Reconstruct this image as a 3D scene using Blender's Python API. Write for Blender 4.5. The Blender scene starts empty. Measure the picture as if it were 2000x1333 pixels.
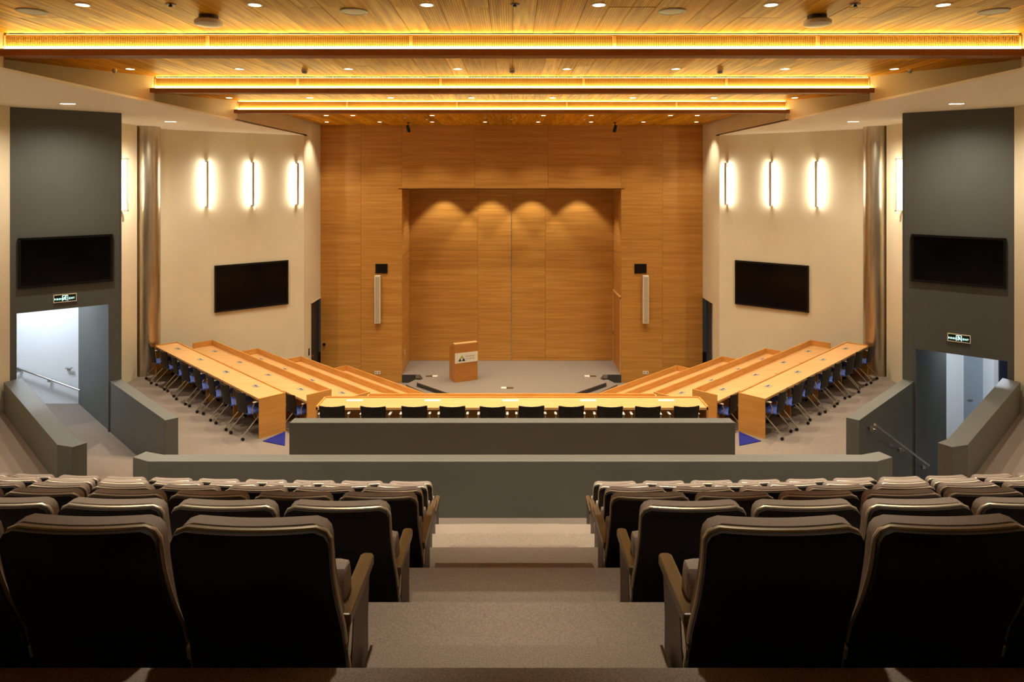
import bpy, math, random
from math import sin, cos, pi, sqrt, radians as R
from mathutils import Vector, Matrix
random.seed(7)
SC = bpy.context.scene
COL = SC.collection

# ------------------------------------------------------------------ camera, world, exposure
EYE = 6.55                                    # eye height over the main floor in front of the stage
cam = bpy.data.cameras.new('camera')
cam.lens = 24; cam.sensor_width = 36; cam.sensor_fit = 'HORIZONTAL'
cam.shift_x = 0.001; cam.shift_y = -0.15725
cam.clip_start = 0.05
co = bpy.data.objects.new('camera', cam); COL.objects.link(co)
co.location = (-0.02, 0, EYE); co.rotation_euler = (pi/2, 0, 0)
SC.camera = co
SC.view_settings.view_transform = 'Standard'
SC.view_settings.look = 'None'
SC.view_settings.gamma = 1
SC.view_settings.use_curve_mapping = False
SC.view_settings.exposure = 0.16
w = bpy.data.worlds.new('world'); SC.world = w; w.use_nodes = True
w.node_tree.nodes['Background'].inputs[0].default_value = (1, .85, .65, 1)
w.node_tree.nodes['Background'].inputs[1].default_value = 0.02

SPOT_W = 430; SPOT_COL = (1, .90, .70)
COVE_E = 28; COVE_COL = (1, .79, .30)
BAR_E = 115; BAR_COL = (1, .93, .80)
COOL_COL = (.80, .90, 1)

# ------------------------------------------------------------------ helpers
def srgb(r, g, b):
    f = lambda c: (c/12.92 if c <= .04045 else ((c+.055)/1.055)**2.4)
    return (f(r/255), f(g/255), f(b/255), 1)

def mat(name, col, rough=.6, metal=0, spec=.4):
    m = bpy.data.materials.new(name); m.use_nodes = True
    b = m.node_tree.nodes['Principled BSDF']
    b.inputs['Base Color'].default_value = col
    b.inputs['Roughness'].default_value = rough
    b.inputs['Metallic'].default_value = metal
    b.inputs['Specular IOR Level'].default_value = spec
    return m

def noisy(name, c1, c2, scale, rough=.8, bump=0., stretch=(1, 1, 1), rand=0., metal=0, spec=.4, detail=6, contrast=(.3, .7), lines=None):
    """two tones mixed by stretched noise, optional bump, per-piece tone, fine ribbing"""
    m = mat(name, c1, rough, metal, spec); nt = m.node_tree; N = nt.nodes; L = nt.links
    b = N['Principled BSDF']
    tc = N.new('ShaderNodeTexCoord'); mp = N.new('ShaderNodeMapping')
    mp.inputs['Scale'].default_value = stretch
    L.new(tc.outputs['Object'], mp.inputs['Vector'])
    oi = N.new('ShaderNodeObjectInfo')
    if rand:
        ad = N.new('ShaderNodeVectorMath'); ad.operation = 'ADD'
        cb = N.new('ShaderNodeCombineXYZ')
        mu = N.new('ShaderNodeMath'); mu.operation = 'MULTIPLY'; mu.inputs[1].default_value = 37.
        L.new(oi.outputs['Random'], mu.inputs[0])
        for i in range(3): L.new(mu.outputs[0], cb.inputs[i])
        L.new(mp.outputs[0], ad.inputs[0]); L.new(cb.outputs[0], ad.inputs[1])
        vec = ad.outputs[0]
    else: vec = mp.outputs[0]
    no = N.new('ShaderNodeTexNoise'); no.inputs['Scale'].default_value = scale; no.inputs['Detail'].default_value = detail
    L.new(vec, no.inputs['Vector'])
    mr = N.new('ShaderNodeMapRange'); mr.inputs[1].default_value = contrast[0]; mr.inputs[2].default_value = contrast[1]
    L.new(no.outputs[0], mr.inputs[0])
    mx = N.new('ShaderNodeMix'); mx.data_type = 'RGBA'
    mx.inputs[6].default_value = c1; mx.inputs[7].default_value = c2
    L.new(mr.outputs[0], mx.inputs[0]); out = mx.outputs[2]
    if rand:
        hs = N.new('ShaderNodeHueSaturation')
        m2 = N.new('ShaderNodeMapRange'); m2.inputs[3].default_value = 1-rand; m2.inputs[4].default_value = 1+rand
        L.new(oi.outputs['Random'], m2.inputs[0]); L.new(m2.outputs[0], hs.inputs['Value'])
        L.new(out, hs.inputs['Color']); out = hs.outputs[0]
    if lines:
        wv = N.new('ShaderNodeTexWave'); wv.wave_type = 'BANDS'; wv.bands_direction = 'X'
        wv.inputs['Scale'].default_value = lines
        L.new(tc.outputs['Object'], wv.inputs['Vector'])
        m3 = N.new('ShaderNodeMapRange'); m3.inputs[1].default_value = 0; m3.inputs[2].default_value = .35; m3.inputs[3].default_value = .42
        L.new(wv.outputs[1], m3.inputs[0])
        mm = N.new('ShaderNodeMix'); mm.data_type = 'RGBA'; mm.blend_type = 'MULTIPLY'; mm.inputs[0].default_value = .9
        L.new(out, mm.inputs[6]); L.new(m3.outputs[0], mm.inputs[7]); out = mm.outputs[2]
    L.new(out, b.inputs['Base Color'])
    if bump:
        bp = N.new('ShaderNodeBump'); bp.inputs['Strength'].default_value = bump; bp.inputs['Distance'].default_value = .01
        L.new(no.outputs[0], bp.inputs['Height']); L.new(bp.outputs[0], b.inputs['Normal'])
    return m

def glow(name, col, e):
    m = bpy.data.materials.new(name); m.use_nodes = True; nt = m.node_tree
    nt.nodes.remove(nt.nodes['Principled BSDF'])
    em = nt.nodes.new('ShaderNodeEmission'); em.inputs[0].default_value = (*col[:3], 1); em.inputs[1].default_value = e
    nt.links.new(em.outputs[0], nt.nodes['Material Output'].inputs[0])
    return m

M = {}
M['wood_wall'] = noisy('wood_wall', srgb(178, 122, 52), srgb(204, 148, 72), 1.6, .42, stretch=(.35, .35, 9), rand=.04, spec=.3)
M['wood_ceil'] = noisy('wood_ceiling', srgb(172, 112, 16), srgb(236, 174, 44), 2.2, .45, stretch=(9, .5, 9), rand=.26, spec=.06)
M['wood_ribbed'] = noisy('wood_ribbed', srgb(180, 120, 20), srgb(228, 166, 42), 2.2, .5, stretch=(9, .5, 9), rand=.12, spec=.06, lines=12.)
M['wood_lip'] = noisy('wood_lip', srgb(140, 88, 40), srgb(162, 104, 52), 2, .5, stretch=(.4, 9, 9), lines=14.)
M['wood_grille'] = mat('wood_grille', srgb(205, 158, 82), .5)
M['cavity'] = mat('dark_cavity', srgb(20, 13, 7), .95, spec=.05)  # near-black; on the beam backings it paints in shade behind the grille
M['desk'] = noisy('desk_beech', srgb(206, 155, 94), srgb(220, 172, 114), 2.5, .38, stretch=(.6, 8, 8), spec=.35)
M['desk_v'] = noisy('desk_beech_upright', srgb(198, 138, 62), srgb(214, 156, 80), 2.5, .42, stretch=(.8, .8, 7), spec=.3)
M['podium'] = noisy('podium_cherry', srgb(172, 108, 44), srgb(188, 124, 56), 2.5, .4, stretch=(.8, .8, 6))
M['carpet'] = noisy('carpet', srgb(120, 107, 96), srgb(150, 136, 123), 160, .95, .35, spec=.1, detail=3)
M['carpet_stage'] = noisy('carpet_stage', srgb(122, 110, 98), srgb(146, 132, 118), 120, .95, .3, spec=.1, detail=3)
M['cream'] = noisy('cream_paint', srgb(226, 213, 180), srgb(232, 220, 188), 1.2, .75, spec=.2)
M['soffit'] = mat('soffit_paint', srgb(246, 240, 226), .8, spec=.15)
M['grey'] = noisy('grey_paint', srgb(84, 86, 81), srgb(89, 91, 86), 1., .5, spec=.35)
M['parapet'] = noisy('parapet_paint', srgb(92, 93, 86), srgb(97, 98, 91), 1., .48, spec=.6)
M['white'] = mat('white_paint', srgb(232, 234, 236), .7)
M['dark_door'] = mat('dark_door', srgb(44, 44, 46), .5)
M['riser'] = mat('riser_dark', srgb(58, 54, 48), .7)
M['steel'] = noisy('brushed_steel', srgb(176, 164, 142), srgb(214, 204, 184), 3, .3, stretch=(3, 3, .3), metal=1)
M['chrome'] = mat('chrome', srgb(200, 196, 190), .25, 1)
M['spine'] = mat('bar_spine', srgb(206, 190, 164), .6)
M['rim'] = mat('rim_metal', srgb(184, 170, 148), .42, .6)
M['satin'] = mat('satin_metal', srgb(190, 180, 160), .38, .9)
M['tv_frame'] = mat('tv_frame', srgb(12, 12, 13), .25)
M['tv'] = mat('tv_glass', srgb(3, 3, 4), .12, spec=.22)
M['black'] = mat('black_plastic', srgb(17, 15, 15), .45, spec=.3)
M['shell'] = mat('seat_shell', srgb(22, 18, 18), .5, spec=.25)
M['fabric'] = noisy('seat_fabric', srgb(128, 115, 106), srgb(146, 132, 122), 300, .95, .3, spec=.1, detail=3)
M['arm'] = noisy('arm_wood', srgb(70, 52, 30), srgb(88, 66, 40), 6, .35, stretch=(6, 1, 1), spec=.5)
M['side'] = mat('seat_side', srgb(74, 62, 58), .5)
M['mesh_back'] = noisy('mesh_back', srgb(36, 34, 27), srgb(48, 45, 36), 200, .7)
M['blue_seat'] = mat('blue_seat', srgb(74, 92, 168), .75)
M['blue_mat'] = mat('blue_carpet', srgb(42, 44, 118), .95, spec=.1)
M['rubber'] = mat('rubber', srgb(20, 18, 18), .6)
M['tube'] = mat('chair_tube', srgb(196, 186, 160), .35, .7)
M['pad'] = mat('arm_pad', srgb(222, 212, 196), .3, .3)
M['offwhite'] = mat('offwhite_plastic', srgb(226, 214, 190), .5)
M['lgrey'] = mat('light_grey_plastic', srgb(158, 150, 136), .5)
M['divider'] = mat('divider_light', srgb(240, 215, 150), .4)
M['socket'] = mat('socket_silver', srgb(188, 186, 184), .3, .5)
M['glossy'] = mat('white_gloss', srgb(250, 248, 240), .3)
M['tan_grille'] = mat('speaker_grille', srgb(186, 172, 142), .6)
M['cove'] = glow('cove_light', COVE_COL, COVE_E)
M['bar'] = glow('bar_light', BAR_COL, BAR_E)
M['lamp'] = glow('lamp_disc', (1, .85, .62), 14)
M['exit_glow'] = glow('exit_glow', (.55, 1, .85), 2.2)
M['exit_dark'] = mat('exit_dark', srgb(4, 30, 20), .4)
M['lime'] = mat('logo_lime', srgb(150, 170, 40), .5)
M['dkgreen'] = mat('logo_green', srgb(30, 60, 20), .5)
M['navy'] = mat('logo_navy', srgb(24, 14, 50), .5)
M['greytext'] = mat('print_grey', srgb(150, 135, 115), .6)

class MB:
    def __init__(s): s.v = []; s.f = []
    def add(s, vs, fs):
        o = len(s.v); s.v += [tuple(p) for p in vs]; s.f += [tuple(i+o for i in f) for f in fs]; return s
    def box(s, x0, y0, z0, x1, y1, z1, T=None):
        vs = [Vector(p) for p in ((x0,y0,z0),(x1,y0,z0),(x1,y1,z0),(x0,y1,z0),(x0,y0,z1),(x1,y0,z1),(x1,y1,z1),(x0,y1,z1))]
        if T is not None: vs = [T @ p for p in vs]
        return s.add(vs, [(0,3,2,1),(4,5,6,7),(0,1,5,4),(1,2,6,5),(2,3,7,6),(3,0,4,7)])
    def prism(s, pts, z0, z1, T=None):
        a = sum(pts[i][0]*pts[(i+1)%len(pts)][1]-pts[(i+1)%len(pts)][0]*pts[i][1] for i in range(len(pts)))
        if a < 0: pts = pts[::-1]
        n = len(pts)
        zz = lambda z, i: z[i] if isinstance(z, (list, tuple)) else z
        vs = [Vector((p[0], p[1], z0)) for i, p in enumerate(pts)]+[Vector((p[0], p[1], z1)) for p in pts]
        if T is not None: vs = [T @ p for p in vs]
        return s.add(vs, [tuple(range(n))[::-1], tuple(range(n, 2*n))]+[(i, (i+1)%n, n+(i+1)%n, n+i) for i in range(n)])
    def tube(s, pts, r, n=8, cap=True):
        pts = [Vector(p) for p in pts]; k = len(pts); vs = []; fs = []
        up = None
        for i, p in enumerate(pts):
            d = (pts[min(i+1, k-1)]-pts[max(i-1, 0)]).normalized()
            if up is None:
                up = Vector((0, 0, 1)) if abs(d.z) < .9 else Vector((1, 0, 0))
            a = d.cross(up).normalized(); b = a.cross(d).normalized(); up = b
            for j in range(n):
                t = 2*pi*j/n; vs.append(p+a*(r*cos(t))+b*(r*sin(t)))
        for i in range(k-1):
            for j in range(n): fs.append((i*n+j, i*n+(j+1)%n, (i+1)*n+(j+1)%n, (i+1)*n+j))
        if cap: fs += [tuple(range(n)), tuple(range((k-1)*n, k*n))[::-1]]
        return s.add(vs, fs)
    def lathe(s, prof, n=20, c=(0, 0, 0)):
        vs = []; fs = []
        for (r, z) in prof:
            for j in range(n): vs.append((c[0]+r*cos(2*pi*j/n), c[1]+r*sin(2*pi*j/n), c[2]+z))
        for i in range(len(prof)-1):
            for j in range(n): fs.append((i*n+j, i*n+(j+1)%n, (i+1)*n+(j+1)%n, (i+1)*n+j))
        fs += [tuple(range(n))[::-1], tuple(range((len(prof)-1)*n, len(prof)*n))]
        return s.add(vs, fs)
    def mesh(s, name, m=None, smooth=False):
        me = bpy.data.meshes.new(name); me.from_pydata(s.v, [], s.f)
        if m is not None: me.materials.append(m)
        import bmesh
        b = bmesh.new(); b.from_mesh(me); bmesh.ops.recalc_face_normals(b, faces=b.faces); b.to_mesh(me); b.free()
        if smooth:
            me.shade_smooth()
            try: me.set_sharp_from_angle(angle=R(40))
            except Exception: pass
        me.update(); return me
    def build(s, name, m, parent=None, smooth=False, loc=None):
        return link(name, s.mesh(name, m, smooth), parent, loc)

def link(name, me, parent=None, loc=None, rz=0):
    o = bpy.data.objects.new(name, me); COL.objects.link(o)
    if parent is not None: o.parent = parent
    if loc is not None: o.location = loc
    if rz: o.rotation_euler.z = rz
    return o
def tag(o, label=None, cat=None, group=None, kind=None):
    if label: o['label'] = label
    if cat: o['category'] = cat
    if group: o['group'] = group
    if kind: o['kind'] = kind
    return o
def empty(name, loc=(0, 0, 0), rz=0):
    o = bpy.data.objects.new(name, None); COL.objects.link(o); o.location = loc; o.rotation_euler.z = rz
    o.empty_display_size = .2; return o
def struct(o): o['kind'] = 'structure'; return o
def copy_tree(o, parent=None):
    c = o.copy(); COL.objects.link(c)
    if parent is not None: c.parent = parent
    for ch in list(o.children): copy_tree(ch, c)
    return c
def bevel(o, w=.004, seg=2):
    b = o.modifiers.new('bevel', 'BEVEL'); b.width = w; b.segments = seg; b.limit_method = 'ANGLE'; b.angle_limit = R(50); return o
ORD = ['first', 'second', 'third', 'fourth', 'fifth', 'sixth', 'seventh', 'eighth', 'ninth', 'tenth', 'eleventh', 'twelfth', 'thirteenth']
SIDE = {-1: 'left', 1: 'right'}

# ------------------------------------------------------------------ room constants (metres)
HW = 6.17                # half width of the stage front wall
YS = 22.05               # stage front wall
YR = 23.75               # recess back wall
RW = 3.54                # recess half width
ZC = EYE+1.776           # wood ceiling
ZL = EYE+1.49            # underside of beam lips
ZS = EYE+1.325           # side soffit
XS = 9.085               # outer side walls
ZST = .265               # stage top
BEAM = [8.15, 11.62, 15.15]
PX0, PY0 = -9.085, 12.35 # pier face start (left side; mirrored on the right)
PDX, PDY = 1.35/1.754, 1.12/1.754
F = [1.76-.357*k for k in range(5)]          # floors of the desk tiers
T = [2.50-.357*k for k in range(5)]          # desk tops
CB = [7.95+1.554*k for k in range(5)]        # back edge lines |y - |x|| of the side desks
CF = [c+.73 for c in CB]
DF = [12.71, 13.81, 14.91, 16.01, 17.11]     # front edges of the centre desks
PF = EYE-4.145                # floor of the lowest audience platform
S2 = sqrt(.5)

def fr(s, x0, y0, ang):
    """wall frame: x along the wall, y into the wall, z up; s mirrors"""
    return None

# ------------------------------------------------------------------ floors
def floor_piece(poly, z0, z1, m=None, name='floor'):
    return struct(MB().prism(poly, z0, z1).build(name, m or M['carpet']))
fl = floor_piece([(-12, 14), (12, 14), (12, 26), (-12, 26)], -.3, 0)
for k in range(5):
    prevD = 8.93 if k == 0 else DF[k-1]
    z = F[k]
    for s in (-1, 1):
        xk = CF[k]-DF[k]                     # negative corner x
        if k == 0:
            # everything between rail wall and the first desk front line
            poly = [(0, 8.93), (0, DF[0]), (xk, DF[0]), (-9.3, CF[0]+9.3), (-9.3, 15.1), (-5.6, 11.2), (-5.6, 8.93)]
        else:
            xp = CF[k-1]-DF[k-1]
            poly = [(0, prevD), (0, DF[k]), (xk, DF[k]), (-9.3+.3*k, CF[k]+9.3-.3*k), (-9.3+.3*k, CF[k-1]+9.3-.3*k), (xp, prevD)]
        poly = [(-s*p[0], p[1]) for p in poly]
        floor_piece(poly, -.2, z)
# cross aisle beyond the lowest seat row, side platforms, rows
R0 = EYE-1.455
EDGE = [2.035+1.06*k for k in range(6)]
floor_piece([(-XS, -4), (XS, -4), (XS, EDGE[0]), (-XS, EDGE[0])], R0-.3, R0)
for k in range(6):
    z = EYE-1.915-.446*k
    y0 = EDGE[k]; y1 = EDGE[k+1] if k < 5 else 9.0
    poly = [(-XS, y0), (XS, y0), (XS, y1), (-XS, y1)]
    if k < 5:
        floor_piece(poly, z-.5, z)
    else:
        # lowest platform: also runs along the outside of the outer rails; passages stay open
        floor_piece([(-XS, y0), (XS, y0), (XS, 8.6), (5.6, 8.6), (5.0, 8.93), (-5.0, 8.93), (-5.6, 8.6), (-XS, 8.6)], z-.5, z)
        for s in (-1, 1):
            floor_piece([(s*5.6, 8.6), (s*XS, 8.6), (s*XS, 12.25), (s*5.95, 9.1)], z-.5, z)
    # half step in the aisle
    hy0 = y0; hz = z+.228
    floor_piece([(-.53, hy0), (.53, hy0), (.53, hy0+.44), (-.53, hy0+.44)], z, hz)
# passages to the corridors
def passage(s):
    a = [(s*4.9, 8.6), (s*5.65, 8.6), (s*5.75, 9.25), (s*9.2, 12.35), (s*11.0, 14.2), (s*9.7, 15.3), (s*5.5, 11.2), (s*4.9, 9.0)]
    return a
struct(MB().prism([(-5.6, 8.6), (-9.1, 12.3), (-14, 12.3), (-14, 16), (-9.6, 16), (-9.6, 15.2), (-5.45, 11.15), (-4.9, 9.5), (-4.9, 8.6)], 1.2, 1.62).build('floor', M['carpet']))
rp = MB(); rp.add([(-4.8, 8.6, PF), (-6.2, 8.6, PF), (-6.2, 9.3, PF), (-4.8, 9.9, PF), (-8.6, 12.2, 1.63), (-5.9, 12.2, 1.63), (-4.8, 8.6, 1.4), (-6.2, 8.6, 1.4)],
   [(0, 1, 2, 3), (3, 2, 4, 5)]); struct(rp.build('floor', M['carpet']))
# right passage: steps going down along the 45 degree direction
for i in range(13):
    y = 9.2+.36*i; z = PF-.175*(i+1)
    d = Vector((S2, S2)); nrm = Vector((S2, -S2))
    base = Vector((5.35, 9.55))+d*(.5*i-.6)
    p = [base-nrm*1.2, base+nrm*1.25, base+nrm*1.25+d*.51, base-nrm*1.2+d*.51]
    floor_piece([(q.x, q.y) for q in p], z-.3, z)
floor_piece([(8.0, 12.4), (16, 12.4), (16, 19), (8.0, 19)], -.6, -.15)

# ------------------------------------------------------------------ stage
sp = [(-RW, YR), (RW, YR), (RW, YS), (2.96, YS), (2.80, 21.6), (2.94, 21.2), (1.5, 19.76), (-1.5, 19.76), (-2.94, 21.2), (-2.80, 21.6), (-2.96, YS), (-RW, YS)]
st = struct(MB().prism(sp, .13, ZST).build('floor', M['carpet_stage']))
struct(MB().prism([(x*1.001, y-.004) for x, y in sp if y < YS], 0.14, ZST-.02).build('trim_1', M['riser']))
lp = [(-3.1, 21.95), (3.1, 21.95), (3.32, 21.45), (1.65, 19.4), (-1.65, 19.4), (-3.32, 21.45)]
struct(MB().prism(lp, 0, .13).build('floor', M['carpet_stage']))
struct(MB().box(-RW, YS-.01, 0, -3.1, YS+.02, ZST-.005).box(3.1, YS-.01, 0, RW, YS+.02, ZST-.005).build('trim_2', M['riser']))

# ------------------------------------------------------------------ stage front wall and recess, panel by panel
wall_stage = struct(MB().box(-HW, YS+.05, 0, -RW-.02, YS+.25, ZC+.1).box(RW+.02, YS+.05, 0, HW, YS+.25, ZC+.1)
    .box(-RW-.02, YS+.05, EYE-.24, RW+.02, YS+.25, ZC+.1).build('wall_stage', M['cavity']))
def panel(x0, x1, z0, z1, parent, y=YS, side=None):
    g = .003
    if side is None: mb = MB().box(x0+g, y, z0+g, x1-g, y+.045, z1-g)
    else: mb = MB().box(*(side if False else (x0, 0, 0, x1, 1, 1)))
    o = mb.build('wood_panel', M['wood_wall'], parent); return o
xj = [-HW, -4.87, -RW]
ZO = EYE-.30
for s in (-1, 1):
    e = [s*v for v in (HW, 4.87, RW)]
    for a, b in ((e[0], e[1]), (e[1], e[2])):
        x0, x1 = min(a, b), max(a, b)
        panel(x0, x1, 0, ZC, wall_stage)
for a, b in ((-RW, -1.18), (-1.18, 1.18), (1.18, RW)):
    panel(a, b, ZO, ZC, wall_stage)
wall_recess = struct(MB().box(-RW-.1, YR+.05, 0, RW+.1, YR+.2, ZC).build('wall_recess', M['cavity']))
for a, b in ((-RW, -1.18), (-1.18, 0), (0, 1.18), (1.18, RW)):
    panel(a, b, ZST, ZST+.09, wall_recess, YR); panel(a, b, ZST+.09, EYE-2.45, wall_recess, YR); panel(a, b, EYE-2.45, ZO+.6, wall_recess, YR)
struct(MB().box(-.012, YR-.012, ZST, .012, YR, ZO+.5).build('trim_3', M['satin']))
for s in (-1, 1):
    wr = struct(MB().box(min(s*RW, s*(RW+.2))+(.05 if s > 0 else 0), YS+.05, 0, max(s*RW, s*(RW+.2))-(.05 if s < 0 else 0), YR+.2, ZO+.6).build('wall_recess_'+SIDE[s], M['cavity']))
    for z0, z1 in ((ZST, EYE-2.45), (EYE-2.45, ZO)):
        x = s*RW
        MB().box(min(x, x+s*.045), YS+.046, z0+.004, max(x, x+s*.045), YR, z1-.004).build('wood_panel', M['wood_wall'], wr)
struct(MB().box(-RW-.1, YS+.2, ZO+.55, RW+.1, YR+.2, ZO+.75).box(-RW-.1, YS, ZO-.0, RW+.1, YS+.2, ZO+.03).build('ceiling', M['wood_wall']))

# recess side door on the right
dr = struct(MB().box(RW-.012, YS+.10, ZST, RW+.01, YR-.12, EYE-3.84).build('door_1', M['podium']))
MB().box(RW-.03, YS+.05, ZST, RW+.005, YS+.10, EYE-3.80).box(RW-.03, YR-.12, ZST, RW+.005, YR-.07, EYE-3.80).box(RW-.03, YS+.05, EYE-3.84, RW+.005, YR-.07, EYE-3.79).build('door_frame', M['desk'], dr)
MB().box(RW-.07, YR-.24, 1.22, RW-.02, YR-.2, 1.36).build('door_handle', M['chrome'], dr)
# knob of the flush door in the stage wall
k = tag(MB().lathe([(.0, .09), (.035, .09), (.05, .06), (.045, .03), (.02, .02), (.02, 0), (.03, 0)], 14).build('door_knob', M['black'], None, True),
        'dark round knob on the wooden stage wall beside the left dark door', 'knob')
k.location = (-6.04, YS, EYE-5.30); k.rotation_euler = (pi/2, 0, 0)

# ------------------------------------------------------------------ side walls, piers, soffits (both sides)
def SX(s, pts): return [(s*-p[0], p[1]) for p in pts]      # left-side coordinates -> side s
def wall_T(s, p0, p1):
    """matrix with local x from p0 to p1 (as seen in the room), local y out of the wall into the room, z up"""
    a = Vector((-s*p0[0], p0[1], 0)); b = Vector((-s*p1[0], p1[1], 0)); u = (b-a).normalized()
    n = Vector((0, 0, 1)).cross(u)
    c = Vector((0, 14, 0))
    if n.dot(c-a) < 0: n = -n
    m = Matrix(((u.x, n.x, 0, a.x), (u.y, n.y, 0, a.y), (0, 0, 1, 0), (0, 0, 0, 1)))
    return m, (b-a).length
P1 = (-7.735, 13.47); P0 = (PX0, PY0)
IW0 = (-HW, 20.27); IW1 = (-9.085, 17.82)
LINT = {-1: EYE-2.43, 1: EYE-3.30}
for s in (-1, 1):
    sd = SIDE[s]
    # outer side wall: back part and the part by the column
    wl = struct(MB().box(min(s*XS, s*(XS+.2)), -4, 0, max(s*XS, s*(XS+.2)), 12.35, ZC+.1).build('wall_'+sd, M['cream']))
    struct(MB().prism(SX(s, [(-XS, 14.9), (-XS, 16.55), (-9.60, 16.55), (-9.60, 17.6), (-9.8, 17.6), (-9.8, 16.35), (-XS-.2, 16.35), (-XS-.2, 15.1)]), 0, ZS+.02).build('wall_'+sd+'_middle', M['cream']))
    # pier with its opening
    Tm, Lp = wall_T(s, P0, P1)
    lz = LINT[s]
    pier = MB().box(0, -.25, 0, .10, 0, ZS, Tm).box(1.555, -.07, 0, Lp, 0, ZS, Tm).box(.10, -.25, lz, 1.555, 0, ZS, Tm)
    struct(pier.build('wall_'+sd+'_pier', M['grey']))
    # passage wall running back from the pier, 45 degrees
    pw = MB().prism(SX(s, [(-7.865, 13.36), (-9.62, 15.115), (-9.50, 15.4), (-7.72, 13.5)]), -.4, ZS)
    struct(pw.build('wall_'+sd+'_passage', M['grey']))
    # inner wall with the big screen
    iw = MB().prism(SX(s, [IW0, IW1, (-9.70, 17.30), (-9.85, 17.75), (-9.3, 18.2), (-HW-.1, 20.7)]), 0, ZS+.02)
    struct(iw.build('wall_'+sd+'_inner', M['cream']))
    Ti, Li = wall_T(s, IW0, IW1)
    struct(MB().box(Li-.04, -.05, 0, Li+.35, .07, ZS+.01, Ti).build('trim_5', M['cream']))
    # stage side wall with the doorway
    x0, x1 = min(s*HW, s*(HW+.2)), max(s*HW, s*(HW+.2))
    dz = EYE-3.80
    sw = MB().box(x0, 20.27, 0, x1, 20.97, ZC+.05).box(x0, 20.97, dz, x1, YS, ZC+.05).box(x0, BEAM[2]+.1, ZS+.02, x1, 20.28, ZC+.05)
    struct(sw.build('wall_'+sd+'_stage', M['cream']))
    # soffit slab with straight inner edge
    so = MB().box(min(s*HW, s*(XS+.9)), -4, ZS, max(s*HW, s*(XS+.9)), 20.6, ZS+.04)
    struct(so.build('ceiling_'+sd, M['soffit']))
    # sawtooth fascias over the soffit
    fa = MB()
    ends = [-2.0]+BEAM
    for i in range(3):
        yb = BEAM[i]+.06
        L_ = (BEAM[i]-(BEAM[i-1] if i else -2))
        xo = -6.12-.83*min(L_, 3.4)
        pts = [(-6.12, yb), (xo, yb-min(L_, 3.4)), (xo-.15, yb-min(L_, 3.4)), (-6.12-.13, yb+.1)]
        fa.prism(SX(s, pts), ZS+.04, ZC+.03)
    struct(fa.build('wall_'+sd+'_fascia', M['cream']))

# rear wall and ceiling slab closing the room
struct(MB().box(-XS-.2, -4.2, 0, XS+.2, -4, ZC+.1).build('wall_rear', M['cream']))
struct(MB().box(-XS-.2, -4.2, ZC+.03, XS+.2, YR+.3, ZC+.1).build('ceiling', M['cavity']))

# ------------------------------------------------------------------ ceiling planks
PW = .2452
bays = [(-4, BEAM[0]+.08), (BEAM[0]+.16, BEAM[1]+.08), (BEAM[1]+.16, BEAM[2]+.08), (BEAM[2]+.16, YS)]
for bi, (y0, y1) in enumerate(bays):
    half = 8.9 if bi < 3 else HW
    root = struct(MB().box(-half, y0, ZC+.015, half, y1, ZC+.03).build('ceiling', M['cavity']))
    n = int(2*half/PW)
    cache = {}
    for i in range(n):
        x = -n*PW/2+PW*(i+.5)
        cuts = [y0, y1] if bi else [y0, 3.2, 7.0+.45*random.choice((-1, 0, 1)), y1]
        if bi in (1, 2) and random.random() < .4: cuts = [y0, y0+random.choice((1.2, 1.8, 2.3)), y1]
        for a, b in zip(cuts, cuts[1:]):
            if n*(len(cuts)-1) > 260 and False: pass
            key = (round(b-a, 3))
            kind = 'wood_ribbed' if abs(x) < 2.6 and (bi < 2) and random.random() < .75 else 'wood_ceil'
            kk = (key, kind)
            if kk not in cache:
                cache[kk] = MB().box(-PW/2+.003, 0, 0, PW/2-.003, b-a-.004, .016).mesh('plank', M[kind])
            link('plank', cache[kk], root, (x, a+.002, ZC-random.choice((0, .0015, .003))))

# ------------------------------------------------------------------ beams: lip, cove light, grille
def grille_mesh(wd, ht):
    mb = MB(); n = int(wd/.0215)
    for i in range(n+1):
        x = -wd/2+i*wd/n; mb.box(x-.004, 0, 0, x+.0038, .012, ht)
    m_ = 7
    for j in range(m_+1):
        z = j*ht/m_; mb.box(-wd/2, .001, z-.0035, wd/2, .010, z+.0035)
    return mb.mesh('grille', M['wood_grille'])
GM = grille_mesh(2.40, .130)
bl = ['nearest the camera, widest in view', 'in the middle of the three', 'nearest the stage']
for bi, yb in enumerate(BEAM):
    b = empty('ceiling_beam', (0, yb, ZL))
    tag(b, 'wooden ceiling beam with glowing cove and grille, '+bl[bi], 'ceiling beam', 'lit ceiling beams')
    hw = 6.27 if bi == 0 else 6.21
    MB().box(-hw, 0, 0, hw, .20, .081).build('lip', M['wood_lip'], b)
    MB().box(-6.12, .15, .081, 6.12, .19, .30).build('backing', M['cavity'], b)  # dark board colour stands in for shade seen through the grille holes
    MB().box(-6.10, .035, .081, 6.10, .055, .112).build('cove_light', M['cove'], b)
    MB().box(-6.12, .05, .247, 6.12, .10, .262).build('top_rail', M['wood_grille'], b)
    MB().box(-6.10, .075, .263, 6.10, .095, .268).build('cove_light', M['cove'], b)
    for i in range(5):
        o = link('grille', GM, b, ((i-2)*2.45, .075, .118)); o['kind'] = 'stuff'
    for i in range(6):
        MB().box((i-2.5)*2.45-.018, .052, .081, (i-2.5)*2.45+.016, .09, .246).build('divider', M['divider'], b)

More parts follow.
